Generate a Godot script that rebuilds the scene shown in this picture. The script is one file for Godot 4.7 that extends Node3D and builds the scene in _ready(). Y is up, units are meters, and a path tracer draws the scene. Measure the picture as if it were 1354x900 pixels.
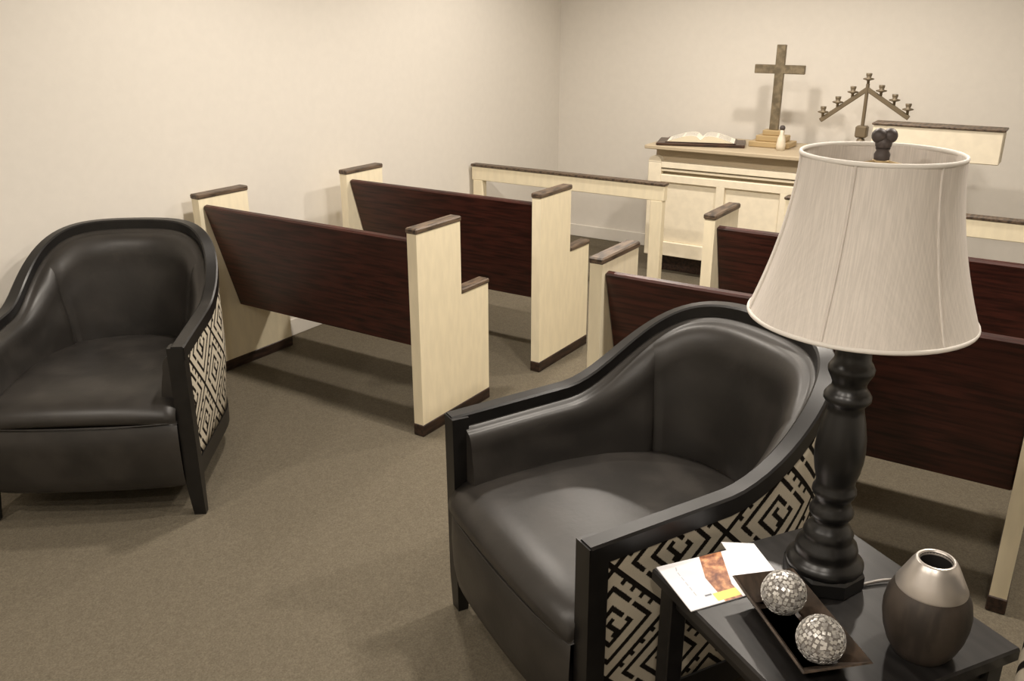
extends Node3D
# A small chapel: pews, communion rails, altar, and a sitting corner with armchairs and a side table.

const FLAT := 0xFFFFFFFF
var M := {}
var used := {}
var rng := RandomNumberGenerator.new()

# ---------------------------------------------------------------- nodes
func numbered(called: String) -> String:
	if not used.has(called):
		used[called] = 0
		return called
	used[called] += 1
	return "%s_%03d" % [called, used[called]]

func tag(o: Node3D, label: String, category := "", group := "", kind := "") -> void:
	if label: o.set_meta("label", label)
	if category: o.set_meta("category", category)
	if group: o.set_meta("group", group)
	if kind: o.set_meta("kind", kind)

func thing(called: String, label: String, category: String, at := Vector3.ZERO, turn := 0.0, group := "") -> Node3D:
	var o := Node3D.new()
	o.name = numbered(called)
	add_child(o)
	o.position = at
	o.rotation.y = turn
	tag(o, label, category, group)
	return o

func obj(called: String, st: SurfaceTool, m: Material, parent: Node3D) -> MeshInstance3D:
	st.generate_normals()
	st.index()
	var mesh := st.commit()
	mesh.surface_set_material(0, m)
	var o := MeshInstance3D.new()
	o.mesh = mesh
	o.name = numbered(called) if parent == self else called
	parent.add_child(o, true)
	return o

func struct(called: String, st: SurfaceTool, m: Material) -> MeshInstance3D:
	var o := obj(called, st, m, self)
	o.set_meta("kind", "structure")
	return o

# ---------------------------------------------------------------- shapes
func mb() -> SurfaceTool:
	var st := SurfaceTool.new()
	st.begin(Mesh.PRIMITIVE_TRIANGLES)
	return st

func vert(st: SurfaceTool, p: Vector3, uv := Vector2.ZERO) -> void:
	st.set_uv(uv)
	st.add_vertex(p)

func tri(st: SurfaceTool, a: Vector3, b: Vector3, c: Vector3, inside: Vector3, ua := Vector2.ZERO, ub := Vector2.ZERO, uc := Vector2.ZERO) -> void:
	var n := (b - a).cross(c - a)
	if n.dot((a + b + c) / 3.0 - inside) > 0.0:   # front faces run clockwise
		vert(st, a, ua); vert(st, c, uc); vert(st, b, ub)
	else:
		vert(st, a, ua); vert(st, b, ub); vert(st, c, uc)

func quad(st: SurfaceTool, a: Vector3, b: Vector3, c: Vector3, d: Vector3, inside: Vector3) -> void:
	tri(st, a, b, c, inside)
	tri(st, a, c, d, inside)

# a box with chamfered edges; t places it
func cbox(st: SurfaceTool, t: Transform3D, size: Vector3, ch := 0.003) -> void:
	st.set_smooth_group(FLAT)
	var h := size * 0.5
	var c := minf(ch, minf(h.x, minf(h.y, h.z)) * 0.45)
	var o := t.origin
	var p := func(sx: int, sy: int, sz: int, ax: int) -> Vector3:
		var v := Vector3(sx * (h.x - c), sy * (h.y - c), sz * (h.z - c))
		if ax == 0: v.x = sx * h.x
		elif ax == 1: v.y = sy * h.y
		else: v.z = sz * h.z
		return t * v
	for s in [-1, 1]:
		quad(st, p.call(s, -1, -1, 0), p.call(s, 1, -1, 0), p.call(s, 1, 1, 0), p.call(s, -1, 1, 0), o)
		quad(st, p.call(-1, s, -1, 1), p.call(1, s, -1, 1), p.call(1, s, 1, 1), p.call(-1, s, 1, 1), o)
		quad(st, p.call(-1, -1, s, 2), p.call(1, -1, s, 2), p.call(1, 1, s, 2), p.call(-1, 1, s, 2), o)
		for s2 in [-1, 1]:
			quad(st, p.call(s, s2, -1, 0), p.call(s, s2, 1, 0), p.call(s, s2, 1, 1), p.call(s, s2, -1, 1), o)
			quad(st, p.call(s, -1, s2, 0), p.call(s, 1, s2, 0), p.call(s, 1, s2, 2), p.call(s, -1, s2, 2), o)
			quad(st, p.call(-1, s, s2, 1), p.call(1, s, s2, 1), p.call(1, s, s2, 2), p.call(-1, s, s2, 2), o)
			for s3 in [-1, 1]:
				tri(st, p.call(s, s2, s3, 0), p.call(s, s2, s3, 1), p.call(s, s2, s3, 2), o)

func bx(st: SurfaceTool, c: Vector3, size: Vector3, ch := 0.003) -> void:
	cbox(st, Transform3D(Basis(), c), size, ch)

func span(st: SurfaceTool, a: Vector3, b: Vector3, ch := 0.003) -> void:
	bx(st, (a + b) * 0.5, (b - a).abs(), ch)

# polygon (z, y) extruded along x from x0 to x1
func slab(st: SurfaceTool, poly: PackedVector2Array, x0: float, x1: float) -> void:
	st.set_smooth_group(FLAT)
	var idx := Geometry2D.triangulate_polygon(poly)
	for k in range(0, idx.size(), 3):
		for side in 2:
			var x: float = [x0, x1][side]
			var inside := Vector3((x0 + x1) * 0.5, 0, 0)
			var q := []
			for e in 3:
				q.append(Vector3(x, poly[idx[k + e]].y, poly[idx[k + e]].x))
			inside.y = (q[0].y + q[1].y + q[2].y) / 3.0
			inside.z = (q[0].z + q[1].z + q[2].z) / 3.0
			tri(st, q[0], q[1], q[2], inside)
	var cw := Geometry2D.is_polygon_clockwise(poly)
	for k in poly.size():
		var a := poly[k]
		var b := poly[(k + 1) % poly.size()]
		var n := Vector2(b.y - a.y, a.x - b.x)
		if cw: n = -n
		var mid := (a + b) * 0.5 - n.normalized() * 0.01
		var inside := Vector3((x0 + x1) * 0.5, mid.y, mid.x)
		quad(st, Vector3(x0, a.y, a.x), Vector3(x1, a.y, a.x), Vector3(x1, b.y, b.x), Vector3(x0, b.y, b.x), inside)

# rows of points; cen[i] lies inside row i
func grid(st: SurfaceTool, rows: Array, cen: Array, closed := false, uvs := [], smooth := true, strips := false) -> void:
	st.set_smooth_group(0 if smooth else FLAT)
	for i in rows.size() - 1:
		var n: int = rows[i].size()
		for j in (n if closed else n - 1):
			var k := (j + 1) % n
			if strips: st.set_smooth_group(j + 1)
			var a: Vector3 = rows[i][j]
			var b: Vector3 = rows[i + 1][j]
			var c: Vector3 = rows[i + 1][k]
			var d: Vector3 = rows[i][k]
			var ins: Vector3 = (cen[i] + cen[i + 1]) * 0.5
			var ua := Vector2.ZERO; var ub := Vector2.ZERO; var uc := Vector2.ZERO; var ud := Vector2.ZERO
			if uvs:
				ua = uvs[i][j]; ub = uvs[i + 1][j]; uc = uvs[i + 1][k]; ud = uvs[i][k]
			if not (a.is_equal_approx(b) or b.is_equal_approx(c)):
				tri(st, a, b, c, ins, ua, ub, uc)
			if not (a.is_equal_approx(d) or d.is_equal_approx(c)):
				tri(st, a, c, d, ins, ua, uc, ud)

func cap(st: SurfaceTool, row: Array, inside: Vector3) -> void:
	st.set_smooth_group(FLAT)
	var m := Vector3.ZERO
	for p in row: m += p
	m /= row.size()
	for j in row.size():
		tri(st, m, row[j], row[(j + 1) % row.size()], inside)

# prof: [radius, height] from the bottom up
func lathe(st: SurfaceTool, prof: Array, at := Vector3.ZERO, segs := 40, smooth := true, turn := 0.0) -> void:
	var rows := []
	var cen := []
	for e in prof:
		var row := []
		for j in segs:
			var a := TAU * j / segs + turn
			row.append(at + Vector3(cos(a) * e[0], e[1], sin(a) * e[0]))
		rows.append(row)
		cen.append(at + Vector3(0, e[1], 0))
	# walls that fold inward need the winding of their direction, not of the axis
	st.set_smooth_group(0 if smooth else FLAT)
	for i in rows.size() - 1:
		for j in segs:
			var k := (j + 1) % segs
			var a: Vector3 = rows[i][j]
			var b: Vector3 = rows[i + 1][j]
			var c: Vector3 = rows[i + 1][k]
			var d: Vector3 = rows[i][k]
			var u0 := Vector2(float(j) / segs, prof[i][1]); var u1 := Vector2(float(j) / segs, prof[i + 1][1])
			var u2 := Vector2(float(j + 1) / segs, prof[i + 1][1]); var u3 := Vector2(float(j + 1) / segs, prof[i][1])
			if prof[i + 1][0] > 0.0001:
				vert(st, a, u0); vert(st, b, u1); vert(st, c, u2)
				if prof[i][0] > 0.0001:
					vert(st, a, u0); vert(st, c, u2); vert(st, d, u3)
			else:
				vert(st, a, u0); vert(st, b, u1); vert(st, d, u3)

func tube(st: SurfaceTool, pts: Array, rad: float, segs := 10) -> void:
	var rows := []
	for i in pts.size():
		var t: Vector3 = (pts[mini(i + 1, pts.size() - 1)] - pts[maxi(i - 1, 0)]).normalized()
		var s := t.cross(Vector3.UP if absf(t.y) < 0.9 else Vector3.RIGHT).normalized()
		var u := s.cross(t)
		var row := []
		for j in segs:
			var a := TAU * j / segs
			row.append(pts[i] + (s * cos(a) + u * sin(a)) * rad)
		rows.append(row)
	grid(st, rows, pts, true)
	cap(st, rows[0], pts[1]); cap(st, rows[-1], pts[-2])

func ball(st: SurfaceTool, c: Vector3, r: float, rings := 10, segs := 18) -> void:
	var prof := []
	for i in rings + 1:
		var a := -PI / 2 + PI * i / rings
		prof.append([maxf(0.0, cos(a)) * r, sin(a) * r])
	lathe(st, prof, c, segs)

func smooth01(t: float) -> float:
	t = clampf(t, 0, 1)
	return t * t * (3 - 2 * t)

# ---------------------------------------------------------------- materials
func noise_tex(freq: float, colors: Array, offs: Array, size := 512, oct := 4, sd := 1, kind := FastNoiseLite.TYPE_SIMPLEX_SMOOTH) -> NoiseTexture2D:
	var n := FastNoiseLite.new()
	n.noise_type = kind
	n.seed = sd
	n.frequency = freq
	n.fractal_octaves = oct
	var t := NoiseTexture2D.new()
	t.width = size; t.height = size
	t.seamless = true
	t.noise = n
	var g := Gradient.new()
	g.colors = PackedColorArray(colors)
	g.offsets = PackedFloat32Array(offs)
	t.color_ramp = g
	return t

func mat(c: Color, rough: float, metal := 0.0, spec := 0.5) -> StandardMaterial3D:
	var m := StandardMaterial3D.new()
	m.albedo_color = c
	m.roughness = rough
	m.metallic = metal
	m.metallic_specular = spec
	return m

func tri_tex(m: StandardMaterial3D, t: Texture2D, scale: Vector3, world := false) -> StandardMaterial3D:
	m.albedo_texture = t
	m.uv1_triplanar = true
	m.uv1_world_triplanar = world
	m.uv1_scale = scale
	return m

func bump(m: StandardMaterial3D, t: Texture2D, cm: float) -> void:
	m.heightmap_enabled = true
	m.heightmap_texture = t
	m.heightmap_scale = cm

func g(v: float) -> Color: return Color(v, v, v)

func fabric_texture() -> ImageTexture:
	# woven fret: nested squares with key hooks and teeth, laid diagonally by the panel's UVs
	var n := 18
	var px := 14
	var cells := []
	for j in n:
		var row := []
		for i in n:
			var d: int = mini(mini(i, j), mini(n - i, n - j))
			row.append(1 if d % 3 == 0 and d < 9 else 0)
		cells.append(row)
	for k in [5, 8, 11, 14]:       # teeth on the inner side of the outer frame
		cells[1][k] = 1
		cells[k][n - 1] = 1
	for k in [7, 8, 9, 10]:        # hook in the centre
		cells[9][k] = 1
	cells[8][10] = 1; cells[10][7] = 1
	cells[6][8] = 0; cells[3][9] = 0; cells[12][5] = 0; cells[15][11] = 0
	var im := Image.create(n * px, n * px, false, Image.FORMAT_RGB8)
	rng.seed = 5
	for y in n * px:
		for x in n * px:
			var jx := clampi(int((x + rng.randf_range(-1.2, 1.2)) / px), 0, n - 1)
			var jy := clampi(int((y + rng.randf_range(-1.2, 1.2)) / px), 0, n - 1)
			var thread := 0.94 + 0.06 * sin(x * 1.9) * sin(y * 1.9) + rng.randf_range(-0.03, 0.03)
			var c: Color = Color(0.11, 0.095, 0.08) if cells[jy][jx] == 1 else Color(0.77, 0.735, 0.665)
			im.set_pixel(x, y, Color(c.r * thread, c.g * thread, c.b * thread))
	return ImageTexture.create_from_image(im)

func brochure_texture() -> ImageTexture:
	var w := 240
	var h := 150
	var im := Image.create(w, h, false, Image.FORMAT_RGB8)
	im.fill(Color(0.93, 0.93, 0.95))
	var n := FastNoiseLite.new()
	n.seed = 8; n.frequency = 0.035; n.fractal_octaves = 3
	for y in h:
		for x in w:
			if x > 112 and x < 172:
				var v := n.get_noise_2d(x, y) * 0.9 + 0.5
				var c := Color(0.42, 0.20, 0.10).lerp(Color(0.86, 0.62, 0.42), clampf(v, 0, 1))
				im.set_pixel(x, y, c)
	im.fill_rect(Rect2i(95, 120, 78, 24), Color(0.93, 0.90, 0.45))
	for k in 6:
		im.fill_rect(Rect2i(46, 16 + k * 17, 3, 12), Color(0.72, 0.72, 0.76))
	im.fill_rect(Rect2i(70, 118, 22, 5), Color(0.45, 0.46, 0.50))
	return ImageTexture.create_from_image(im)

func page_texture() -> ImageTexture:
	var im := Image.create(96, 128, false, Image.FORMAT_RGB8)
	im.fill(Color(0.93, 0.91, 0.86))
	for k in 22:
		for c in 2:
			im.fill_rect(Rect2i(10 + c * 40, 10 + k * 5, 34, 2), Color(0.62, 0.60, 0.57))
	return ImageTexture.create_from_image(im)

# tileable grain: random values smoothed with wrap-around at two sizes
func grain_image(n: int, lo: float, hi: float, sd: int) -> ImageTexture:
	rng.seed = sd
	var a := PackedFloat32Array()
	var b := PackedFloat32Array()
	var q := n / 8
	a.resize(n * n)
	b.resize(q * q)
	for i in n * n: a[i] = rng.randf()
	for i in q * q: b[i] = rng.randf()
	var im := Image.create(n, n, false, Image.FORMAT_L8)
	for y in n:
		for x in n:
			var v := 0.0
			for dy in [-1, 0, 1]:
				for dx in [-1, 0, 1]:
					v += a[posmod(y + dy, n) * n + posmod(x + dx, n)]
			v /= 9.0
			var fx := x / 8.0
			var fy := y / 8.0
			var ix := int(fx); var iy := int(fy)
			var tx := fx - ix; var ty := fy - iy
			var c := lerpf(lerpf(b[iy * q + ix], b[iy * q + (ix + 1) % q], tx), lerpf(b[((iy + 1) % q) * q + ix], b[((iy + 1) % q) * q + (ix + 1) % q], tx), ty)
			v = clampf(0.5 + (v - 0.5) * 2.2 + (c - 0.5) * 0.35, 0, 1)
			var k := lerpf(lo, hi, v)
			im.set_pixel(x, y, Color(k, k, k))
	return ImageTexture.create_from_image(im)

func make_materials() -> void:
	M.wall = tri_tex(mat(Color(0.86, 0.84, 0.805), 0.9, 0, 0.3), noise_tex(0.05, [g(0.99), g(1.0)], [0.2, 0.8], 256), Vector3.ONE * 1.1, true)
	bump(M.wall, noise_tex(0.12, [g(0.3), g(0.7)], [0, 1], 256, 3, 4), 0.015)
	M.ceiling = mat(Color(0.86, 0.85, 0.83), 0.95, 0, 0.2)
	var pile := grain_image(384, 0.84, 1.0, 31)
	M.carpet = tri_tex(mat(Color(0.445, 0.415, 0.36), 1.0, 0, 0.1), pile, Vector3.ONE * 2.1, true)
	bump(M.carpet, pile, 0.25)
	var brush := noise_tex(0.04, [g(0.975), g(1.0)], [0.25, 0.75], 256, 3, 6)
	M.cream = tri_tex(mat(Color(0.95, 0.905, 0.79), 0.5), brush, Vector3(2.5, 0.6, 2.5))
	M.ivory = tri_tex(mat(Color(0.94, 0.90, 0.81), 0.5), brush, Vector3(1.5, 1.5, 1.5))
	M.beige = mat(Color(0.72, 0.66, 0.56), 0.6)
	var grain := noise_tex(0.02, [g(0.55), g(0.85), g(1.0)], [0.25, 0.5, 0.75], 512, 5, 7)
	M.pew_wood = tri_tex(mat(Color(0.285, 0.135, 0.105), 0.38), grain, Vector3(0.35, 5.0, 5.0))
	M.cap_wood = tri_tex(mat(Color(0.41, 0.34, 0.275), 0.45), grain, Vector3(4.0, 4.0, 0.8))
	M.plinth_wood = tri_tex(mat(Color(0.24, 0.165, 0.125), 0.5), grain, Vector3(4.0, 4.0, 0.8))
	M.altar_wood = tri_tex(mat(Color(0.31, 0.21, 0.15), 0.35), grain, Vector3(0.5, 4.0, 4.0))
	M.black_wood = tri_tex(mat(Color(0.085, 0.078, 0.075), 0.38), noise_tex(0.03, [g(0.8), g(1.0)], [0.3, 0.7], 256, 4, 9), Vector3(2, 2, 2))
	M.black_top = tri_tex(mat(Color(0.15, 0.143, 0.14), 0.34), noise_tex(0.02, [g(0.8), g(1.0)], [0.3, 0.7], 256, 4, 10), Vector3(1.0, 3, 6))
	M.lamp_black = mat(Color(0.075, 0.072, 0.070), 0.33)
	M.leather = tri_tex(mat(Color(0.190, 0.177, 0.164), 0.41), noise_tex(0.012, [g(0.78), g(1.0)], [0.3, 0.7], 256, 4, 11), Vector3.ONE * 1.5)
	bump(M.leather, noise_tex(0.06, [g(0.2), g(0.8)], [0.1, 0.9], 512, 4, 12), 0.03)
	M.fabric = mat(Color.WHITE, 0.95, 0, 0.2)
	M.fabric.albedo_texture = fabric_texture()
	M.shade = tri_tex(mat(Color(0.875, 0.845, 0.81), 0.75, 0, 0.35), noise_tex(0.06, [g(0.93), g(1.0)], [0.3, 0.7], 512, 3, 13), Vector3(9.0, 0.35, 9.0))
	M.shade.rim_enabled = true; M.shade.rim = 0.25; M.shade.rim_tint = 0.5
	M.shade.backlight_enabled = true; M.shade.backlight = Color(0.25, 0.23, 0.20)
	M.shade_trim = mat(Color(0.88, 0.86, 0.83), 0.7)
	M.finial = mat(Color(0.29, 0.26, 0.25), 0.5, 0.2)
	M.brass = tri_tex(mat(Color(0.55, 0.50, 0.41), 0.45, 0.45), noise_tex(0.02, [g(0.8), g(1.0)], [0.3, 0.7], 256, 4, 14), Vector3.ONE * 3.0)
	M.gold = mat(Color(0.74, 0.65, 0.49), 0.42, 0.4)
	M.pewter = mat(Color(0.47, 0.42, 0.34), 0.5, 0.35)
	M.silver = mat(Color(0.78, 0.755, 0.73), 0.36, 0.75)
	M.vase_wood = tri_tex(mat(Color(0.26, 0.225, 0.195), 0.55), noise_tex(0.02, [g(0.62), g(0.9), g(1.0)], [0.25, 0.5, 0.75], 256, 4, 15), Vector3(5, 1.6, 5))
	M.dark_inside = mat(Color(0.09, 0.075, 0.065), 0.8)
	M.tray = tri_tex(mat(Color(0.32, 0.265, 0.22), 0.42), noise_tex(0.02, [g(0.6), g(1.0)], [0.3, 0.7], 256, 4, 16), Vector3(3, 3, 8))
	M.tile = [mat(Color(0.84, 0.83, 0.81), 0.32, 0.5), mat(Color(0.74, 0.73, 0.72), 0.34, 0.5), mat(Color(0.90, 0.89, 0.87), 0.35, 0.35)]
	M.grout = mat(Color(0.46, 0.44, 0.42), 0.7)
	M.paper = mat(Color(0.93, 0.93, 0.94), 0.6)
	M.print = mat(Color.WHITE, 0.45)
	M.print.albedo_texture = brochure_texture()
	M.page = mat(Color.WHITE, 0.8)
	M.page.albedo_texture = page_texture()
	M.page_edge = mat(Color(0.86, 0.82, 0.72), 0.9)
	M.cord = mat(Color(0.52, 0.50, 0.48), 0.35, 0.2)
	M.glassy = mat(Color(0.86, 0.82, 0.74), 0.3)
	M.lens = mat(Color(1, 0.95, 0.85), 0.6)
	M.lens.emission_enabled = true
	M.lens.emission = Color(1.0, 0.90, 0.75)
	M.lens.emission_energy_multiplier = 3.0

# ---------------------------------------------------------------- lights
func downlight(at: Vector3, energy: float, label: String) -> void:
	var t := thing("recessed_downlight", label, "ceiling light", at, 0, "recessed ceiling downlights")
	var st := mb()
	lathe(st, [[0.082, -0.002], [0.108, -0.002], [0.11, -0.006], [0.104, -0.012], [0.088, -0.012], [0.082, -0.002]], Vector3.ZERO, 32)
	obj("trim_ring", st, M.shade_trim, t)
	var st2 := mb()
	lathe(st2, [[0.0, -0.005], [0.085, -0.005], [0.085, -0.001], [0.0, -0.001]], Vector3.ZERO, 32)
	obj("lens", st2, M.lens, t)
	var l := SpotLight3D.new()
	l.name = "downlight_beam"
	t.add_child(l, true)
	l.rotation_degrees = Vector3(-90, 0, 0)
	l.position = Vector3(0, -0.03, 0)
	l.spot_angle = 83.0
	l.spot_angle_attenuation = 0.6
	l.light_size = 0.07
	l.spot_range = 14.0
	l.spot_attenuation = 2.0
	l.light_energy = energy
	l.light_color = Color(1.0, 0.96, 0.91)
	l.shadow_enabled = true

# ---------------------------------------------------------------- armchair
const CA := 0.357      # half width of the outer side
const CF := 0.388      # front plane of the posts
const CB := -0.423     # rear of the back

func rail_h(z: float) -> float:
	var s := smooth01((0.05 - z) / 0.475)
	return 0.612 + 0.225 * s + 0.02 * clampf((CF - z) / 0.345, 0, 1)

# the U of the frame seen from above: [point, outward normal, arc length]
func chair_path(front: float) -> Array:
	var pts := []
	var zc := CB + 0.36
	for i in 14: pts.append(Vector2(-CA, lerpf(front, zc, i / 14.0)))
	for i in 45:
		var t := PI + PI * i / 44.0
		var c := cos(t)
		var s := sin(t)
		pts.append(Vector2(CA * signf(c) * pow(absf(c), 2.0 / 2.35), zc - 0.36 * pow(absf(s), 2.0 / 2.35)))
	for i in range(1, 15): pts.append(Vector2(CA, lerpf(zc, front, i / 14.0)))
	var out := []
	var len := 0.0
	for i in pts.size():
		var t: Vector2 = (pts[mini(i + 1, pts.size() - 1)] - pts[maxi(i - 1, 0)]).normalized()
		if i > 0: len += pts[i].distance_to(pts[i - 1])
		out.append([pts[i], Vector2(-t.y, t.x) * (1.0 if Vector2(-t.y, t.x).dot(pts[i] - Vector2(0, 0.1)) > 0 else -1.0), len])
	return out

func sweep(st: SurfaceTool, path: Array, from: int, to: int, section: Callable, closed := true, caps := true, uvf = null, smooth := false) -> void:
	var rows := []
	var cen := []
	var uvs := []
	for i in range(from, to + 1):
		var e: Array = path[i]
		var row := []
		var mid := Vector3.ZERO
		var uv := []
		for q in section.call(e, i):      # q = (offset outward, height)
			var p: Vector2 = e[0] + e[1] * q.x
			row.append(Vector3(p.x, q.y, p.y))
			mid += row[-1]
			if uvf != null: uv.append(uvf.call(e, q))
		rows.append(row)
		cen.append(mid / row.size())
		uvs.append(uv)
	grid(st, rows, cen, closed, uvs if uvf != null else [], smooth, not smooth)
	if caps:
		cap(st, rows[0], cen[1]); cap(st, rows[-1], cen[-2])

func armchair(label: String, at: Vector3, turn: float) -> Node3D:
	var t := thing("armchair", label, "armchair", at, turn, "black leather tub armchairs with patterned sides")
	var path := chair_path(CF)
	var last := path.size() - 1
	# wooden top rail
	var st := mb()
	sweep(st, path, 0, last, func(e, _i):
		var h := rail_h(e[0].y)
		var c := 0.005
		return [Vector2(0.006, h - 0.046), Vector2(0.006, h - c), Vector2(0.006 - c, h), Vector2(-0.038 + c, h), Vector2(-0.038, h - c), Vector2(-0.038, h - 0.046)])
	obj("top_rail", st, M.black_wood, t)
	# patterned outer panel
	st = mb()
	var body := chair_path(CF - 0.03)
	var taper := func(y: float) -> float: return -0.022 * smooth01((0.45 - y) / 0.32)
	sweep(st, body, 0, last, func(e, _i):
		var h := rail_h(e[0].y) - 0.04
		var r := []
		for k in 13:
			var y := lerpf(0.165, h, k / 12.0)
			r.append(Vector2(taper.call(y), y))
		for k in 13:
			var y := lerpf(h, 0.165, k / 12.0)
			r.append(Vector2(taper.call(y) - 0.012, y))
		return r, true, true, func(e, q):
			var k := 1.0 / 0.205 / sqrt(2.0)
			return Vector2((e[2] + q.y) * k + 0.35, (e[2] - q.y) * k + 0.1), true)
	obj("outer_panel", st, M.fabric, t)
	# base rail below the panel
	st = mb()
	sweep(st, body, 0, last, func(_e, _i): return [Vector2(-0.055, 0.10), Vector2(-0.018, 0.10), Vector2(-0.016, 0.168), Vector2(-0.055, 0.168)])
	obj("base_rail", st, M.black_wood, t)
	# inner upholstery: two arm pads and a back pad that meet in seams
	var seam_a := 20
	var seam_b := last - 20
	var pad := chair_path(CF - 0.035)
	var ranges := [[0, seam_a, "arm_pad"], [seam_a, seam_b, "back_pad"], [seam_b, last, "arm_pad"]]
	for r in ranges:
		st = mb()
		var i0: int = r[0]
		var i1: int = r[1]
		var l0: float = pad[i0][2]
		var l1: float = pad[i1][2]
		sweep(st, pad, i0, i1, func(e, _i):
			var h := rail_h(e[0].y)
			var edge := minf(e[2] - l0 if i0 > 0 else 1.0, l1 - e[2] if i1 < last else 1.0)
			var dip := 0.014 * exp(-edge * edge / 0.00012)
			var back := smooth01((0.12 - e[0].y) / 0.36)
			var fat := 0.042 + 0.038 * back - dip
			var o := -0.036
			var low := 0.36
			var out := [Vector2(o, h - 0.034), Vector2(o - 0.008, h - 0.036), Vector2(o - 0.014, h - 0.042)]
			for k in 9:
				var a := PI / 2 * k / 8.0
				out.append(Vector2(o - 0.020 - fat * 0.62 * sin(a), h - 0.046 - (0.055 + 0.045 * back) * (1.0 - cos(a))))
			var y1 := h - 0.046 - (0.055 + 0.045 * back)
			for k in range(1, 9):
				var f := k / 8.0
				out.append(Vector2(o - 0.020 - fat * (0.62 + 0.38 * sin(f * PI * 0.62)), lerpf(y1, low, f)))
			out.append(Vector2(o, low))
			return out, true, true, null, true)
		obj(r[2], st, M.leather, t)
	# seat cushion with rounded front, bowed a little
	st = mb()
	var rows := []
	var cen := []
	var zs := [[-0.335, 0.385], [-0.30, 0.410], [-0.2, 0.430], [-0.05, 0.441], [0.10, 0.446], [0.24, 0.444], [0.32, 0.438], [0.37, 0.428], [0.40, 0.412], [0.417, 0.391], [0.422, 0.370], [0.416, 0.358], [0.38, 0.354]]
	for e in zs:
		var row := []
		for j in 17:
			var u := j / 8.0 - 1.0
			var z: float = e[0]
			var wide := 0.285 if z < 0.335 else 0.312
			if z < -0.1: wide = 0.285 - 0.13 * pow((-0.1 - z) / 0.235, 1.5)
			var fall := pow(absf(u), 4.0)
			var y: float = e[1] - 0.009 * fall + 0.008 * (1.0 - u * u)
			row.append(Vector3(wide * u, y, z + (0.014 * (1.0 - u * u) if z > 0.3 else 0.0) - (0.012 * pow(absf(u), 8.0) if z > 0.36 else 0.0)))
		for j in range(16, -1, -1):
			row.append(Vector3(row[j].x * 0.97, 0.352, minf(row[j].z, 0.37)))
		rows.append(row)
		cen.append(Vector3(0, 0.365, clampf(e[0], -0.3, 0.34)))
	grid(st, rows, cen, true)
	cap(st, rows[0], Vector3(0, 0.37, 0)); cap(st, rows[-1], Vector3(0, 0.365, 0))
	obj("seat", st, M.leather, t)
	# front panel under the seat, with welt
	st = mb()
	rows = []; cen = []
	for e in [[0.35, 0.356], [0.400, 0.356], [0.409, 0.346], [0.412, 0.26], [0.408, 0.17], [0.400, 0.125], [0.385, 0.112], [0.35, 0.112]]:
		var row := []
		for j in 17:
			var u := j / 8.0 - 1.0
			row.append(Vector3(0.311 * u, e[1], e[0] + (0.014 * (1.0 - u * u) - 0.010 * pow(absf(u), 10.0) if e[0] > 0.36 else 0.0)))
		rows.append(row)
		cen.append(Vector3(0, 0.22, 0.30))
	grid(st, rows, cen)
	obj("front_panel", st, M.leather, t)
	st = mb()
	var w := []
	for j in 25:
		var u := j / 12.0 - 1.0
		w.append(Vector3(0.309 * u, 0.357, 0.4155 + 0.014 * (1.0 - u * u) - 0.010 * pow(absf(u), 8.0)))
	tube(st, w, 0.0026, 8)
	obj("welt", st, M.leather, t)
	# front posts run down into the legs, rear legs are short
	for s in [-1, 1]:
		st = mb()
		var hh := rail_h(CF) - 0.004
		var sec := func(y: float, inn: float, zb: float, zf: float) -> Array:
			return [Vector3(s * (CA + 0.004), y, zb), Vector3(s * (CA + 0.004), y, zf), Vector3(s * inn, y, zf), Vector3(s * inn, y, zb)]
		var pr := [sec.call(0.0, 0.322, 0.352, CF - 0.006), sec.call(0.115, 0.311, 0.345, CF), sec.call(0.35, 0.309, 0.345, CF + 0.002), sec.call(hh, 0.309, 0.345, CF + 0.004)]
		var pc := []
		for q in pr: pc.append((q[0] + q[2]) * 0.5)
		grid(st, pr, pc, true, [], false)
		cap(st, pr[0], pc[1]); cap(st, pr[-1], pc[1])
		obj("front_post", st, M.black_wood, t)
		st = mb()
		var rr := []
		var rc := []
		for e in [[0.0, 0.016], [0.11, 0.023]]:
			var c := Vector3(s * (0.205 + 0.0 * e[0]), e[0], -0.315 - (0.015 if e[0] == 0.0 else 0.0))
			rr.append([c + Vector3(e[1], 0, e[1]), c + Vector3(-e[1], 0, e[1]), c + Vector3(-e[1], 0, -e[1]), c + Vector3(e[1], 0, -e[1])])
			rc.append(c)
		grid(st, rr, rc, true, [], false)
		cap(st, rr[0], rc[1]); cap(st, rr[1], rc[0])
		obj("rear_leg", st, M.black_wood, t)
	# dark cloth under the seat
	st = mb()
	var deck := []
	for e in body: deck.append(Vector3((e[0] - e[1] * 0.05).x, 0.122, (e[0] - e[1] * 0.05).y))
	var deck2 := []
	for p in deck: deck2.append(p + Vector3(0, 0.2, 0))
	cap(st, deck, Vector3(0, 0.2, 0)); cap(st, deck2, Vector3(0, 0.2, 0))
	obj("dust_cover", st, M.dark_inside, t)
	return t

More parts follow.
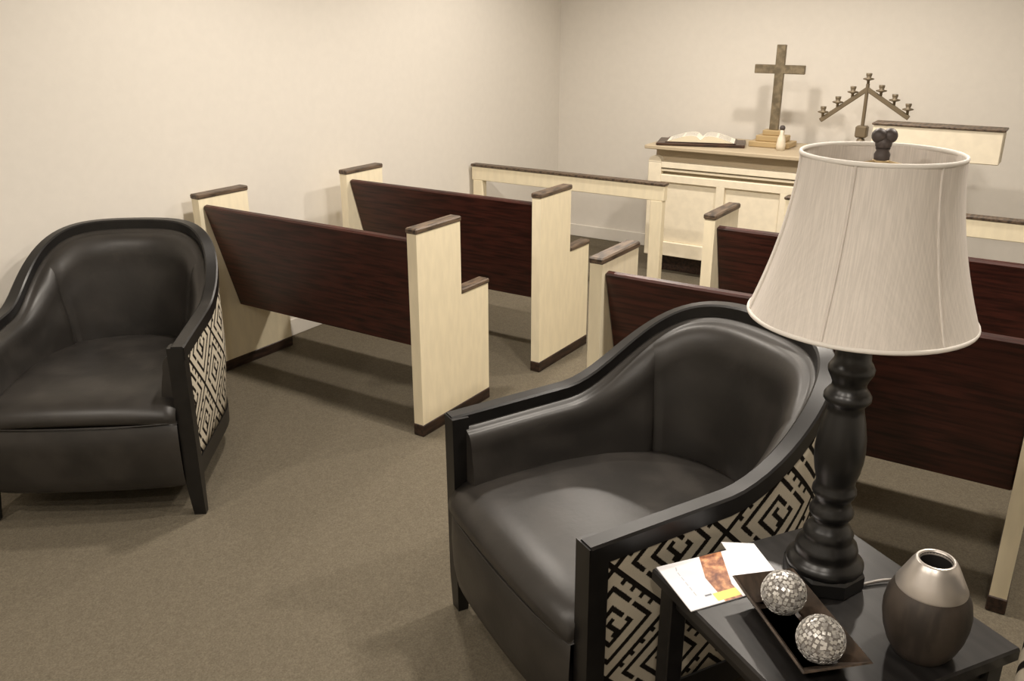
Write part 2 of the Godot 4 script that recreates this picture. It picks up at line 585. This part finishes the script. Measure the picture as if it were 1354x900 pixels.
# ---------------------------------------------------------------- pew
func pew(label: String, x0: float, x1: float, z: float) -> void:
	var t := thing("pew", label, "pew", Vector3((x0 + x1) * 0.5, 0, z), 0, "short pews in two columns")
	var half := (x1 - x0) * 0.5
	var th := 0.045
	for s in [-1, 1]:
		var a: float = s * half
		var b: float = s * (half - th)
		var st := mb()
		slab(st, PackedVector2Array([Vector2(0, 0.05), Vector2(-0.47, 0.05), Vector2(-0.47, 0.53), Vector2(-0.278, 0.53), Vector2(-0.278, 0.832), Vector2(0, 0.832)]), minf(a, b), maxf(a, b))
		var e := obj("pew_end", st, M.cream, t)
		st = mb()
		bx(st, Vector3((a + b) * 0.5, 0.843, -0.139), Vector3(th + 0.010, 0.022, 0.288), 0.005)
		obj("cap", st, M.cap_wood, e)
		st = mb()
		bx(st, Vector3((a + b) * 0.5, 0.541, -0.377), Vector3(th + 0.010, 0.022, 0.196), 0.005)
		obj("arm_cap", st, M.cap_wood, e)
		st = mb()
		bx(st, Vector3((a + b) * 0.5, 0.025, -0.235), Vector3(th + 0.006, 0.05, 0.476), 0.003)
		obj("plinth", st, M.plinth_wood, e)
	var inner := half - th
	var st := mb()
	# leaning back board
	var top := Vector2(-0.018, 0.803)
	var bot := Vector2(-0.165, 0.305)
	var dir := (top - bot).normalized()
	var ang := atan2(dir.x, dir.y)
	cbox(st, Transform3D(Basis(Vector3.RIGHT, ang), Vector3(0, (top.y + bot.y) * 0.5, (top.x + bot.x) * 0.5 - 0.013)), Vector3(inner * 2, top.distance_to(bot), 0.026), 0.008)
	obj("backrest", st, M.pew_wood, t)
	st = mb()
	cbox(st, Transform3D(Basis(Vector3.RIGHT, 0.05), Vector3(0, 0.405, -0.325)), Vector3(inner * 2, 0.028, 0.30), 0.008)
	obj("seat", st, M.pew_wood, t)
	st = mb()
	bx(st, Vector3(0, 0.365, -0.26), Vector3(inner * 2, 0.05, 0.025), 0.003)
	obj("seat_rail", st, M.plinth_wood, t)

func comm_rail(label: String, x0: float, x1: float, z: float) -> void:
	var t := thing("communion_rail", label, "railing", Vector3((x0 + x1) * 0.5, 0, z), 0, "communion rails before the altar")
	var half := (x1 - x0) * 0.5
	var st := mb()
	bx(st, Vector3(0, 0.683, 0), Vector3(half * 2 + 0.012, 0.016, 0.062), 0.004)
	obj("cap", st, M.cap_wood, t)
	st = mb()
	bx(st, Vector3(0, 0.632, 0), Vector3(half * 2, 0.086, 0.05), 0.003)
	obj("beam", st, M.cream, t)
	for s in [-1, 1]:
		st = mb()
		bx(st, Vector3(s * (half - 0.045), 0.2945, 0), Vector3(0.075, 0.589, 0.05), 0.004)
		obj("post", st, M.cream, t)

func _ready() -> void:
	# ------------------------------------------------ camera, environment, lights
	var cam := Camera3D.new()
	cam.name = "camera"
	cam.position = Vector3(0, 1.6, 0)
	cam.rotation_degrees = Vector3(-20.2, 32.8, 0)
	cam.fov = 42.04
	cam.near = 0.02
	add_child(cam)
	cam.current = true
	var env := Environment.new()
	env.background_mode = Environment.BG_COLOR
	env.background_color = Color(0.02, 0.02, 0.02)
	env.ambient_light_source = Environment.AMBIENT_SOURCE_DISABLED
	env.tonemap_mode = Environment.TONE_MAPPER_LINEAR
	env.tonemap_exposure = 1.0
	env.sdfgi_enabled = true
	env.ssao_enabled = true
	env.ssil_enabled = true
	var we := WorldEnvironment.new()
	we.name = "environment"
	we.environment = env
	add_child(we)
	make_materials()
	var CEIL := 2.5
	var lights := [
		[-1.00, -4.4, 1.0, "recessed ceiling downlight before the altar, right of the aisle"],
		[-2.20, -4.4, 1.0, "recessed ceiling downlight before the altar, left of the aisle"],
		[-1.00, -2.5, 1.0, "recessed ceiling downlight above the near armchair and lamp"],
		[-2.20, -2.5, 1.0, "recessed ceiling downlight over the pew behind the far armchair"],
		[0.20, -2.5, 1.0, "recessed ceiling downlight over the right end of the near right pew"],
		[-1.00, 0.3, 0.72, "recessed ceiling downlight in the row nearest the viewer, middle one"],
		[0.20, 0.3, 0.72, "recessed ceiling downlight in the row nearest the viewer, rightmost one"],
		[-2.20, 0.3, 0.72, "recessed ceiling downlight over the open carpet near the left wall"],
	]
	for l in lights: downlight(Vector3(l[0], CEIL, l[1]), 2.75 * l[2], l[3])

	# ------------------------------------------------ room
	var XL := -3.385
	var XR := 1.7
	var ZB := -5.90
	var ZF := 1.6
	var st := mb()
	span(st, Vector3(XL - 0.1, -0.1, ZB - 0.1), Vector3(XR + 0.1, 0, ZF + 0.1), 0.0)
	struct("floor", st, M.carpet)
	st = mb()
	span(st, Vector3(XL - 0.1, CEIL, ZB - 0.1), Vector3(XR + 0.1, CEIL + 0.1, ZF + 0.1), 0.0)
	struct("ceiling", st, M.ceiling)
	for w in [["wall_left", Vector3(XL - 0.1, 0, ZB), Vector3(XL, CEIL, ZF)], ["wall_right", Vector3(XR, 0, ZB), Vector3(XR + 0.1, CEIL, ZF)], ["wall_back", Vector3(XL - 0.1, 0, ZB - 0.1), Vector3(XR + 0.1, CEIL, ZB)], ["wall_front", Vector3(XL - 0.1, 0, ZF), Vector3(XR + 0.1, CEIL, ZF + 0.1)]]:
		st = mb()
		span(st, w[1], w[2], 0.0)
		struct(w[0], st, M.wall)
	st = mb()
	span(st, Vector3(XL, 0, ZB), Vector3(XL + 0.012, 0.09, ZF), 0.003)
	struct("baseboard_left", st, M.wall)
	st = mb()
	span(st, Vector3(XL + 0.012, 0, ZB), Vector3(XR, 0.09, ZB + 0.012), 0.003)
	struct("baseboard_back", st, M.wall)

	# ------------------------------------------------ pews and rails
	pew("cream and dark wood pew behind the far armchair by the left wall", -3.315, -2.045, -2.515)
	pew("cream and dark wood pew left of the aisle, nearest the left communion rail", -3.215, -2.01, -3.355)
	pew("cream and dark wood pew right behind the near armchair and table lamp", -1.315, 0.04, -2.515)
	pew("cream and dark wood pew right of the aisle, partly hidden by the lampshade", -1.245, 0.10, -3.355)
	comm_rail("cream communion rail with open bay against the left wall", -3.36, -2.01, -4.755)
	comm_rail("cream communion rail mostly hidden behind the lampshade", -1.315, 0.10, -4.755)
	altar()
	sitting_corner()

# ---------------------------------------------------------------- altar and what stands on it
func altar() -> void:
	var t := thing("altar_table", "cream panelled altar table with beige top against the back wall", "altar", Vector3(-1.67, 0, -5.53))
	var hw := 0.685
	var st := mb()
	bx(st, Vector3(0, 0.818, 0.01), Vector3(hw * 2 + 0.03, 0.024, 0.60), 0.004)
	obj("top", st, M.beige, t)
	st = mb()
	bx(st, Vector3(0, 0.465, -0.03), Vector3(hw * 2 - 0.06, 0.682, 0.50), 0.003)
	obj("body", st, M.beige, t)
	var zf := 0.245
	for s in [-1, 1]:
		st = mb()
		var pr := PackedVector2Array([])
		# stile with rounded head: polygon in (x, y), extruded in z through a turned transform
		var x: float = s * (hw - 0.045)
		bx(st, Vector3(x, 0.421, zf), Vector3(0.088, 0.602, 0.05), 0.004)
		var rows := []
		var cen := []
		for k in 13:
			var a := PI * k / 12.0
			rows.append([Vector3(x + cos(a) * 0.044, 0.722 + sin(a) * 0.040, zf - 0.025), Vector3(x + cos(a) * 0.044, 0.722 + sin(a) * 0.040, zf + 0.025)])
			cen.append(Vector3(x, 0.72, zf))
		grid(st, rows, cen, false, [], true)
		for f in 2:
			var r := []
			for k in 13: r.append(rows[k][f])
			cap(st, r, Vector3(x, 0.72, zf))
		obj("stile", st, M.ivory, t)
	var inn := hw - 0.089
	for e in [["top_rail", 0.690, 0.728, 0.05], ["slat", 0.668, 0.682, 0.034], ["panel_rail", 0.60, 0.648, 0.044], ["bottom_rail", 0.125, 0.215, 0.05]]:
		st = mb()
		bx(st, Vector3(0, (e[1] + e[2]) * 0.5, zf), Vector3(inn * 2, e[2] - e[1], e[3]), 0.003)
		obj(e[0], st, M.ivory, t)
	for k in 3:
		var a := -inn + 2.0 * inn / 3.0 * k
		st = mb()
		bx(st, Vector3(a + inn / 3.0, 0.408, zf - 0.008), Vector3(inn * 2.0 / 3.0 - 0.05, 0.388, 0.02), 0.004)
		obj("panel", st, M.ivory, t)
		if k > 0:
			st = mb()
			bx(st, Vector3(a, 0.408, zf), Vector3(0.055, 0.39, 0.044), 0.003)
			obj("muntin", st, M.ivory, t)
	st = mb()
	bx(st, Vector3(0, 0.062, -0.055), Vector3(hw * 2 - 0.02, 0.124, 0.45), 0.003)
	obj("plinth", st, M.plinth_wood, t)
	var y := 0.831
	# open book on a dark board
	var b := thing("reading_board", "flat dark wooden board under the open book", "board", Vector3(-2.075, y, -5.43), 0.30)
	st = mb()
	bx(st, Vector3(0, 0.009, 0), Vector3(0.54, 0.018, 0.26), 0.004)
	obj("board", st, M.altar_wood, b)
	var k := thing("open_book", "large open book with white pages lying on the altar", "book", Vector3(-2.075, y + 0.0185, -5.43), 0.30)
	st = mb()
	bx(st, Vector3(0, 0.003, 0), Vector3(0.43, 0.006, 0.24), 0.002)
	obj("cover", st, M.altar_wood, k)
	for s in [-1, 1]:
		st = mb()
		var rows := []
		var cen := []
		var uvs := []
		for i in 9:
			var f := i / 8.0
			var yy := 0.006 + 0.030 * sin(PI * pow(f, 0.6)) + 0.012 * (1.0 - f)
			var row := []
			var uv := []
			for z in [-0.112, 0.112]:
				row.append(Vector3(s * 0.205 * f, yy, z))
				uv.append(Vector2(f if s > 0 else 1.0 - f, 0.0 if z < 0 else 1.0))
			rows.append(row); uvs.append(uv)
			cen.append(Vector3(s * 0.205 * f, 0.0, 0))
		grid(st, rows, cen, false, uvs)
		obj("page", st, M.page, k)
		st = mb()
		for z in [0.112]:
			for i in 8:
				quad(st, Vector3(rows[i][0].x, 0.006, z), Vector3(rows[i + 1][0].x, 0.006, z), Vector3(rows[i + 1][0].x, rows[i + 1][0].y - 0.001, z), Vector3(rows[i][0].x, rows[i][0].y - 0.001, z), Vector3(rows[i][0].x, 0.01, 0))
		obj("page_edges", st, M.page_edge, k)
	# cross
	var c := thing("altar_cross", "tall brass cross on a stepped base", "cross", Vector3(-1.668, y, -5.58))
	for e in [[0.0, 0.033, 0.25], [0.033, 0.068, 0.18], [0.068, 0.10, 0.115]]:
		st = mb()
		bx(st, Vector3(0, (e[0] + e[1]) * 0.5, 0), Vector3(e[2], e[1] - e[0], e[2] * 0.7), 0.004)
		obj("base_step", st, M.gold, c)
	st = mb()
	bx(st, Vector3(0, 0.35, 0), Vector3(0.055, 0.50, 0.026), 0.003)
	obj("upright", st, M.brass, c)
	st = mb()
	bx(st, Vector3(0, 0.458, 0), Vector3(0.305, 0.052, 0.024), 0.003)
	obj("crossbar", st, M.brass, c)
	# small vessel
	var v := thing("vessel", "small pale vessel with dark top beside the cross base", "vessel", Vector3(-1.575, y, -5.44))
	st = mb()
	lathe(st, [[0.0, 0.0], [0.026, 0.0], [0.028, 0.03], [0.022, 0.07], [0.012, 0.095], [0.012, 0.118], [0.0, 0.118]], Vector3.ZERO, 20)
	obj("body", st, M.glassy, v)
	st = mb()
	ball(st, Vector3(0, 0.130, 0), 0.017, 8, 14)
	obj("stopper", st, M.finial, v)
	# candelabrum
	var n := thing("candelabrum", "seven-cup candelabrum in an inverted V shape", "candelabrum", Vector3(-1.145, y, -5.56))
	st = mb()
	lathe(st, [[0.0, 0.0], [0.085, 0.0], [0.085, 0.012], [0.06, 0.03], [0.03, 0.05], [0.02, 0.085]], Vector3.ZERO, 28)
	obj("foot", st, M.pewter, n)
	st = mb()
	bx(st, Vector3(0, 0.125, 0), Vector3(0.066, 0.068, 0.06), 0.008)
	obj("block", st, M.pewter, n)
	st = mb()
	tube(st, [Vector3(0, 0.08, 0), Vector3(0, 0.25, 0), Vector3(0, 0.395, 0)], 0.0105, 12)
	obj("stem", st, M.pewter, n)
	for s in [-1, 1]:
		st = mb()
		var d := Vector3(s * 0.245, -0.19 if s < 0 else -0.15, 0)
		cbox(st, Transform3D(Basis(Vector3.BACK, atan2(d.y, d.x)), Vector3(0, 0.365, 0) + d * 0.5), Vector3(d.length(), 0.026, 0.016), 0.003)
		obj("arm", st, M.pewter, n)
	for q in range(-3, 4):
		st = mb()
		var at := Vector3(q * 0.078, 0.372 - absf(q) * (0.0605 if q < 0 else 0.0475) + (0.015 if q == 0 else 0.0), 0)
		lathe(st, [[0.0, -0.01], [0.007, -0.01], [0.008, 0.025], [0.030, 0.032], [0.031, 0.037], [0.012, 0.042], [0.016, 0.055], [0.017, 0.066], [0.0, 0.066]], at, 16)
		obj("candle_cup", st, M.pewter, n)
	# lectern right of the altar
	var l := thing("lectern", "wide cream lectern with dark top edge behind the lampshade", "lectern", Vector3(-0.665, 0, -5.02))
	st = mb()
	bx(st, Vector3(0, 0.985, 0), Vector3(0.605, 0.160, 0.13), 0.004)
	obj("desk", st, M.ivory, l)
	st = mb()
	bx(st, Vector3(0, 1.0705, 0), Vector3(0.618, 0.011, 0.142), 0.004)
	obj("desk_top", st, M.cap_wood, l)
	st = mb()
	bx(st, Vector3(-0.06, 0.4775, 0), Vector3(0.28, 0.855, 0.12), 0.004)
	obj("pedestal", st, M.ivory, l)
	st = mb()
	bx(st, Vector3(-0.06, 0.025, 0), Vector3(0.40, 0.05, 0.30), 0.004)
	obj("base", st, M.plinth_wood, l)

# ---------------------------------------------------------------- sitting corner
func sitting_corner() -> void:
	armchair("black leather armchair facing right, beside the left wall", Vector3(-2.822, 0, -1.734), deg_to_rad(37.2))
	armchair("black leather armchair beside the side table with the lamp", Vector3(-0.80, 0, -1.86), deg_to_rad(-29.8))
	armchair("armchair at the right edge beyond the vase, seen from behind, barely in view", Vector3(0.462, 0, -1.475), deg_to_rad(150.0))
	var H := 0.555
	var ta := deg_to_rad(-33.5)
	var t := thing("side_table", "square black side table carrying the lamp and vase", "table", Vector3(-0.2605, 0, -1.491), ta)
	var w := 0.468
	var st := mb()
	bx(st, Vector3(0, H - 0.014, 0), Vector3(w, 0.028, w), 0.004)
	obj("table_top", st, M.black_top, t)
	for s in [[-1, -1], [1, -1], [1, 1], [-1, 1]]:
		st = mb()
		bx(st, Vector3(s[0] * (w / 2 - 0.035), (H - 0.028) / 2, s[1] * (w / 2 - 0.035)), Vector3(0.04, H - 0.028, 0.04), 0.003)
		obj("leg", st, M.black_wood, t)
	for s in [-1, 1]:
		st = mb()
		bx(st, Vector3(0, H - 0.048, s * (w / 2 - 0.035)), Vector3(w - 0.11, 0.04, 0.02), 0.002)
		obj("apron", st, M.black_wood, t)
		st = mb()
		bx(st, Vector3(s * (w / 2 - 0.035), H - 0.048, 0), Vector3(0.02, 0.04, w - 0.11), 0.002)
		obj("apron", st, M.black_wood, t)
	st = mb()
	bx(st, Vector3(0, 0.16, 0), Vector3(w - 0.05, 0.02, w - 0.05), 0.003)
	obj("shelf", st, M.black_top, t)
	lamp(Vector3(-0.288, H, -1.578))
	# vase
	var v := thing("vase", "dark brown egg-shaped vase with a silver neck", "vase", Vector3(-0.088, H, -1.455))
	st = mb()
	lathe(st, [[0.0, 0.0], [0.044, 0.0], [0.048, 0.004], [0.058, 0.022], [0.066, 0.045], [0.0705, 0.070], [0.071, 0.090], [0.067, 0.112], [0.062, 0.124], [0.057, 0.133]], Vector3.ZERO, 48)
	obj("body", st, M.vase_wood, v)
	st = mb()
	lathe(st, [[0.0575, 0.131], [0.0578, 0.135], [0.049, 0.153], [0.039, 0.174], [0.033, 0.184], [0.030, 0.187], [0.0265, 0.185], [0.0255, 0.178]], Vector3.ZERO, 48)
	obj("neck", st, M.silver, v)
	st = mb()
	lathe(st, [[0.026, 0.183], [0.026, 0.16], [0.03, 0.12], [0.0, 0.10]], Vector3.ZERO, 32)
	obj("inside", st, M.dark_inside, v)
	# tray with two mosaic balls
	var tr := thing("tray", "long dark wooden tray holding two mosaic balls", "tray", Vector3(-0.281, H, -1.372), deg_to_rad(-46.0))
	st = mb()
	var rows := []
	var cen := []
	for e in [[0.085, 0.030, 0.0], [0.095, 0.036, 0.004], [0.112, 0.050, 0.022], [0.136, 0.063, 0.043], [0.134, 0.060, 0.0455], [0.110, 0.046, 0.027], [0.09, 0.034, 0.012], [0.0, 0.0, 0.011]]:
		rows.append([Vector3(e[0], e[2], e[1]), Vector3(-e[0], e[2], e[1]), Vector3(-e[0], e[2], -e[1]), Vector3(e[0], e[2], -e[1])])
	for i in rows.size(): cen.append(Vector3(0, 0.018, 0) if i < 4 else Vector3(0, 0.5, 0))
	st.set_smooth_group(FLAT)
	for i in rows.size() - 1:
		for j in 4:
			var ins := Vector3(0, 0.02, 0)
			if i >= 4: ins = (rows[i][j] + rows[i + 1][j]) * 0.5 - Vector3(0, 0.3, 0)
			var k := (j + 1) % 4
			tri(st, rows[i][j], rows[i + 1][j], rows[i + 1][k], ins)
			if i < rows.size() - 2: tri(st, rows[i][j], rows[i + 1][k], rows[i][k], ins)
	cap(st, rows[0], Vector3(0, 0.02, 0))
	obj("bowl", st, M.tray, tr)
	mosaic_ball("silver mosaic ball at the front end of the tray", tr, 0.076, 0.041, 21)
	mosaic_ball("silver mosaic ball in the tray next to the brochure", tr, -0.055, 0.041, 22)
	# papers
	var pb := paper("brochure", "folded white brochure with an orange photo and yellow panel", "brochure", [Vector2(-0.576, -1.430), Vector2(-0.452, -1.602), Vector2(-0.372, -1.470), Vector2(-0.464, -1.336)], H, 0.0025, M.print)
	var pl := paper("leaflet", "plain white leaflet lying behind the brochure", "leaflet", [Vector2(-0.500, -1.590), Vector2(-0.440, -1.622), Vector2(-0.368, -1.545), Vector2(-0.42, -1.500)], H, 0.001, M.paper)

func paper(called: String, label: String, category: String, q: Array, y: float, th: float, m: Material) -> Node3D:
	var c := Vector2.ZERO
	for p in q: c += p / 4.0
	var t := thing(called, label, category, Vector3(c.x, y, c.y))
	var st := mb()
	var uv := [Vector2(0, 0), Vector2(1, 0), Vector2(1, 1), Vector2(0, 1)]
	var a := []
	var b := []
	for p in q:
		a.append(Vector3(p.x - c.x, 0.0004, p.y - c.y))
		b.append(Vector3(p.x - c.x, th, p.y - c.y))
	var ins := Vector3(0, th * 0.5, 0)
	st.set_smooth_group(FLAT)
	tri(st, b[0], b[1], b[2], ins, uv[0], uv[1], uv[2])
	tri(st, b[0], b[2], b[3], ins, uv[0], uv[2], uv[3])
	tri(st, a[0], a[1], a[2], ins)
	tri(st, a[0], a[2], a[3], ins)
	for j in 4:
		quad(st, a[j], a[(j + 1) % 4], b[(j + 1) % 4], b[j], ins)
	obj("sheet", st, m, t)
	return t

func mosaic_ball(label: String, tray: Node3D, along: float, r: float, sd: int) -> void:
	var at: Vector3 = tray.transform * Vector3(along, 0.0125 + r + 0.001, 0)
	var t := thing("mosaic_ball", label, "ornament", at, 0, "mosaic balls in the tray")
	var st := mb()
	ball(st, Vector3.ZERO, r * 0.965, 16, 28)
	obj("core", st, M.grout, t)
	rng.seed = sd
	# little mirror tiles in rings
	var tools := [mb(), mb(), mb()]
	for k in 16:
		var la := -PI / 2 + PI * (k + 0.5) / 16.0
		var n := maxi(4, int(32 * cos(la)))
		for i in n:
			var lo := TAU * (i + rng.randf_range(-0.12, 0.12) + 0.5 * (k % 2)) / n
			var d := Vector3(cos(la) * cos(lo), sin(la), cos(la) * sin(lo))
			d = (d + Vector3(rng.randf_range(-0.05, 0.05), rng.randf_range(-0.05, 0.05), rng.randf_range(-0.05, 0.05))).normalized()
			var u := d.cross(Vector3.UP).normalized()
			var v := u.cross(d)
			var a := rng.randf() * TAU
			var s := r * rng.randf_range(0.074, 0.088)
			var q := []
			for e in 4:
				var b := a * 0.12 + PI / 4 + PI / 2 * e
				q.append(d * r * rng.randf_range(0.975, 1.0) + (u * cos(b) + v * sin(b)) * s * 1.25)
			var tool: SurfaceTool = tools[rng.randi() % 3]
			tool.set_smooth_group(FLAT)
			quad(tool, q[0], q[1], q[2], q[3], Vector3.ZERO)
			for e in 4:
				quad(tool, q[e], q[(e + 1) % 4], q[(e + 1) % 4] - d * r * 0.05, q[e] - d * r * 0.05, Vector3(d * r * 0.95))
	for e in 3:
		var o := obj("mirror_tiles", tools[e], M.tile[e], t)
		o.set_meta("kind", "stuff")

func lamp(at: Vector3) -> void:
	var t := thing("table_lamp", "black turned table lamp with a pale bell shade", "lamp", at)
	var y0 := 0.555
	# plinth
	var st := mb()
	lathe(st, [[0.0, 0.0], [0.076, 0.0], [0.078, 0.004], [0.078, 0.030], [0.074, 0.036], [0.0, 0.036]], Vector3.ZERO, 8, false, PI / 8 + 0.4)
	obj("plinth", st, M.lamp_black, t)
	st = mb()
	lathe(st, [[0.0, 0.034], [0.070, 0.034], [0.073, 0.040], [0.073, 0.046], [0.066, 0.054], [0.060, 0.060], [0.057, 0.066], [0.059, 0.074], [0.056, 0.084], [0.048, 0.094], [0.046, 0.102], [0.047, 0.108], [0.040, 0.120], [0.033, 0.130], [0.031, 0.136],
		[0.036, 0.142], [0.041, 0.150], [0.041, 0.157], [0.036, 0.166], [0.033, 0.174], [0.033, 0.182], [0.038, 0.189], [0.041, 0.196], [0.040, 0.203], [0.036, 0.211], [0.036, 0.222], [0.041, 0.240], [0.0445, 0.262], [0.0455, 0.285], [0.044, 0.310], [0.039, 0.340], [0.034, 0.360], [0.0315, 0.374],
		[0.036, 0.380], [0.042, 0.387], [0.042, 0.395], [0.037, 0.403], [0.031, 0.410], [0.030, 0.418], [0.034, 0.428], [0.040, 0.440], [0.041, 0.448], [0.037, 0.456], [0.032, 0.464], [0.031, 0.478], [0.033, 0.500], [0.028, 0.520], [0.012, 0.530], [0.0, 0.530]], Vector3.ZERO, 44)
	obj("column", st, M.lamp_black, t)
	# socket, bulb, harp and finial
	st = mb()
	lathe(st, [[0.0, 0.525], [0.016, 0.525], [0.018, 0.56], [0.016, 0.60], [0.0, 0.60]], Vector3.ZERO, 20)
	obj("socket", st, M.gold, t)
	st = mb()
	lathe(st, [[0.012, 0.60], [0.014, 0.615], [0.026, 0.64], [0.030, 0.665], [0.025, 0.69], [0.012, 0.705], [0.0, 0.708]], Vector3.ZERO, 24)
	obj("bulb", st, M.shade_trim, t)
	st = mb()
	var hp := []
	for i in 33:
		var a := PI * i / 32.0
		hp.append(Vector3(cos(a) * 0.055, 0.54 + pow(sin(a), 0.75) * 0.28, 0))
	tube(st, hp, 0.002, 8)
	obj("harp", st, M.gold, t)
	st = mb()
	lathe(st, [[0.0, 0.815], [0.012, 0.815], [0.013, 0.828], [0.010, 0.834], [0.012, 0.838]], Vector3.ZERO, 20)
	for s in [-1, 1]:
		ball(st, Vector3(s * 0.0075, 0.858, s * -0.004), 0.0125, 10, 16)
	ball(st, Vector3(0, 0.846, 0), 0.0135, 10, 16)
	obj("finial", st, M.finial, t)
	# bell shade in six panels
	var zb := 0.548
	var zt := 0.828
	var rb := 0.190
	var rt := 0.129
	var shade := Node3D.new()
	shade.name = "shade"
	t.add_child(shade)
	var prof := func(f: float) -> float:
		# f: 0 bottom .. 1 top, flaring towards the bottom
		return rt + 0.004 * (1.0 - f) + (rb - rt - 0.004) * pow(1.0 - f, 1.75)
	var n := 6
	var turn := 0.62
	var sub := 14
	for k in n:
		st = mb()
		var outer := []
		var inner := []
		for i in 19:
			var f := i / 18.0
			var r: float = prof.call(f)
			var ro := []
			var ri := []
			for j in sub + 1:
				var a := TAU * (k + float(j) / sub) / n + turn
				var p := float(j) / sub
				var rr := r + 0.0035 * sin(PI * p) - 0.0015
				ro.append(Vector3(cos(a) * rr, lerpf(zb, zt, f), sin(a) * rr))
				ri.append(Vector3(cos(a) * (rr - 0.0025), lerpf(zb, zt, f), sin(a) * (rr - 0.0025)))
			outer.append(ro); inner.append(ri)
		var ci := []
		var co := []
		for i in 19:
			var h := lerpf(zb, zt, i / 18.0)
			ci.append(Vector3(0, h, 0))
			var mid := TAU * (k + 0.5) / n + turn
			co.append(Vector3(cos(mid) * 2.0, h, sin(mid) * 2.0))
		grid(st, outer, ci)
		grid(st, inner, co)
		obj("shade_panel", st, M.shade, shade)
	for k in n:
		st = mb()
		var a := TAU * k / n + turn
		var pts := []
		for i in 19:
			var f := i / 18.0
			var r: float = prof.call(f) - 0.0005
			pts.append(Vector3(cos(a) * r, lerpf(zb, zt, f), sin(a) * r))
		tube(st, pts, 0.0022, 8)
		obj("seam_piping", st, M.shade, shade)
	for e in [[zb, rb], [zt, rt]]:
		st = mb()
		var ring := []
		for j in 65:
			var a := TAU * j / 64
			ring.append(Vector3(cos(a) * e[1], e[0], sin(a) * e[1]))
		var rows := []
		for j in 65:
			var a := TAU * j / 64
			var d := Vector3(cos(a), 0, sin(a))
			var row := []
			for q in 8:
				var b := TAU * q / 8
				row.append(ring[j] + d * cos(b) * 0.003 + Vector3(0, sin(b) * 0.0042, 0))
			rows.append(row)
		grid(st, rows, ring, true)
		obj("rim_trim", st, M.shade_trim, shade)
	st = mb()
	for k in 3:
		var a := TAU * k / 3 + 0.3
		tube(st, [Vector3(cos(a) * 0.008, 0.818, sin(a) * 0.008), Vector3(cos(a) * 0.06, 0.812, sin(a) * 0.06), Vector3(cos(a) * (rt - 0.004), 0.824, sin(a) * (rt - 0.004))], 0.002, 8)
	lathe(st, [[0.004, 0.815], [0.014, 0.815], [0.014, 0.819], [0.004, 0.819]], Vector3.ZERO, 16)
	obj("spider_fitter", st, M.gold, shade)
	# cord
	st = mb()
	var cd := []
	for i in 17:
		var f := i / 16.0
		cd.append(Vector3(0.072 + 0.10 * f, 0.004 + 0.0025 * sin(f * PI), -0.012 - 0.055 * f - 0.02 * sin(f * PI)))
	for i in 8:
		var f := (i + 1) / 8.0
		cd.append(cd[16] + Vector3(0.030 * f, 0.0, -0.002 * f))
	tube(st, cd, 0.0032, 8)
	obj("cord", st, M.cord, t)
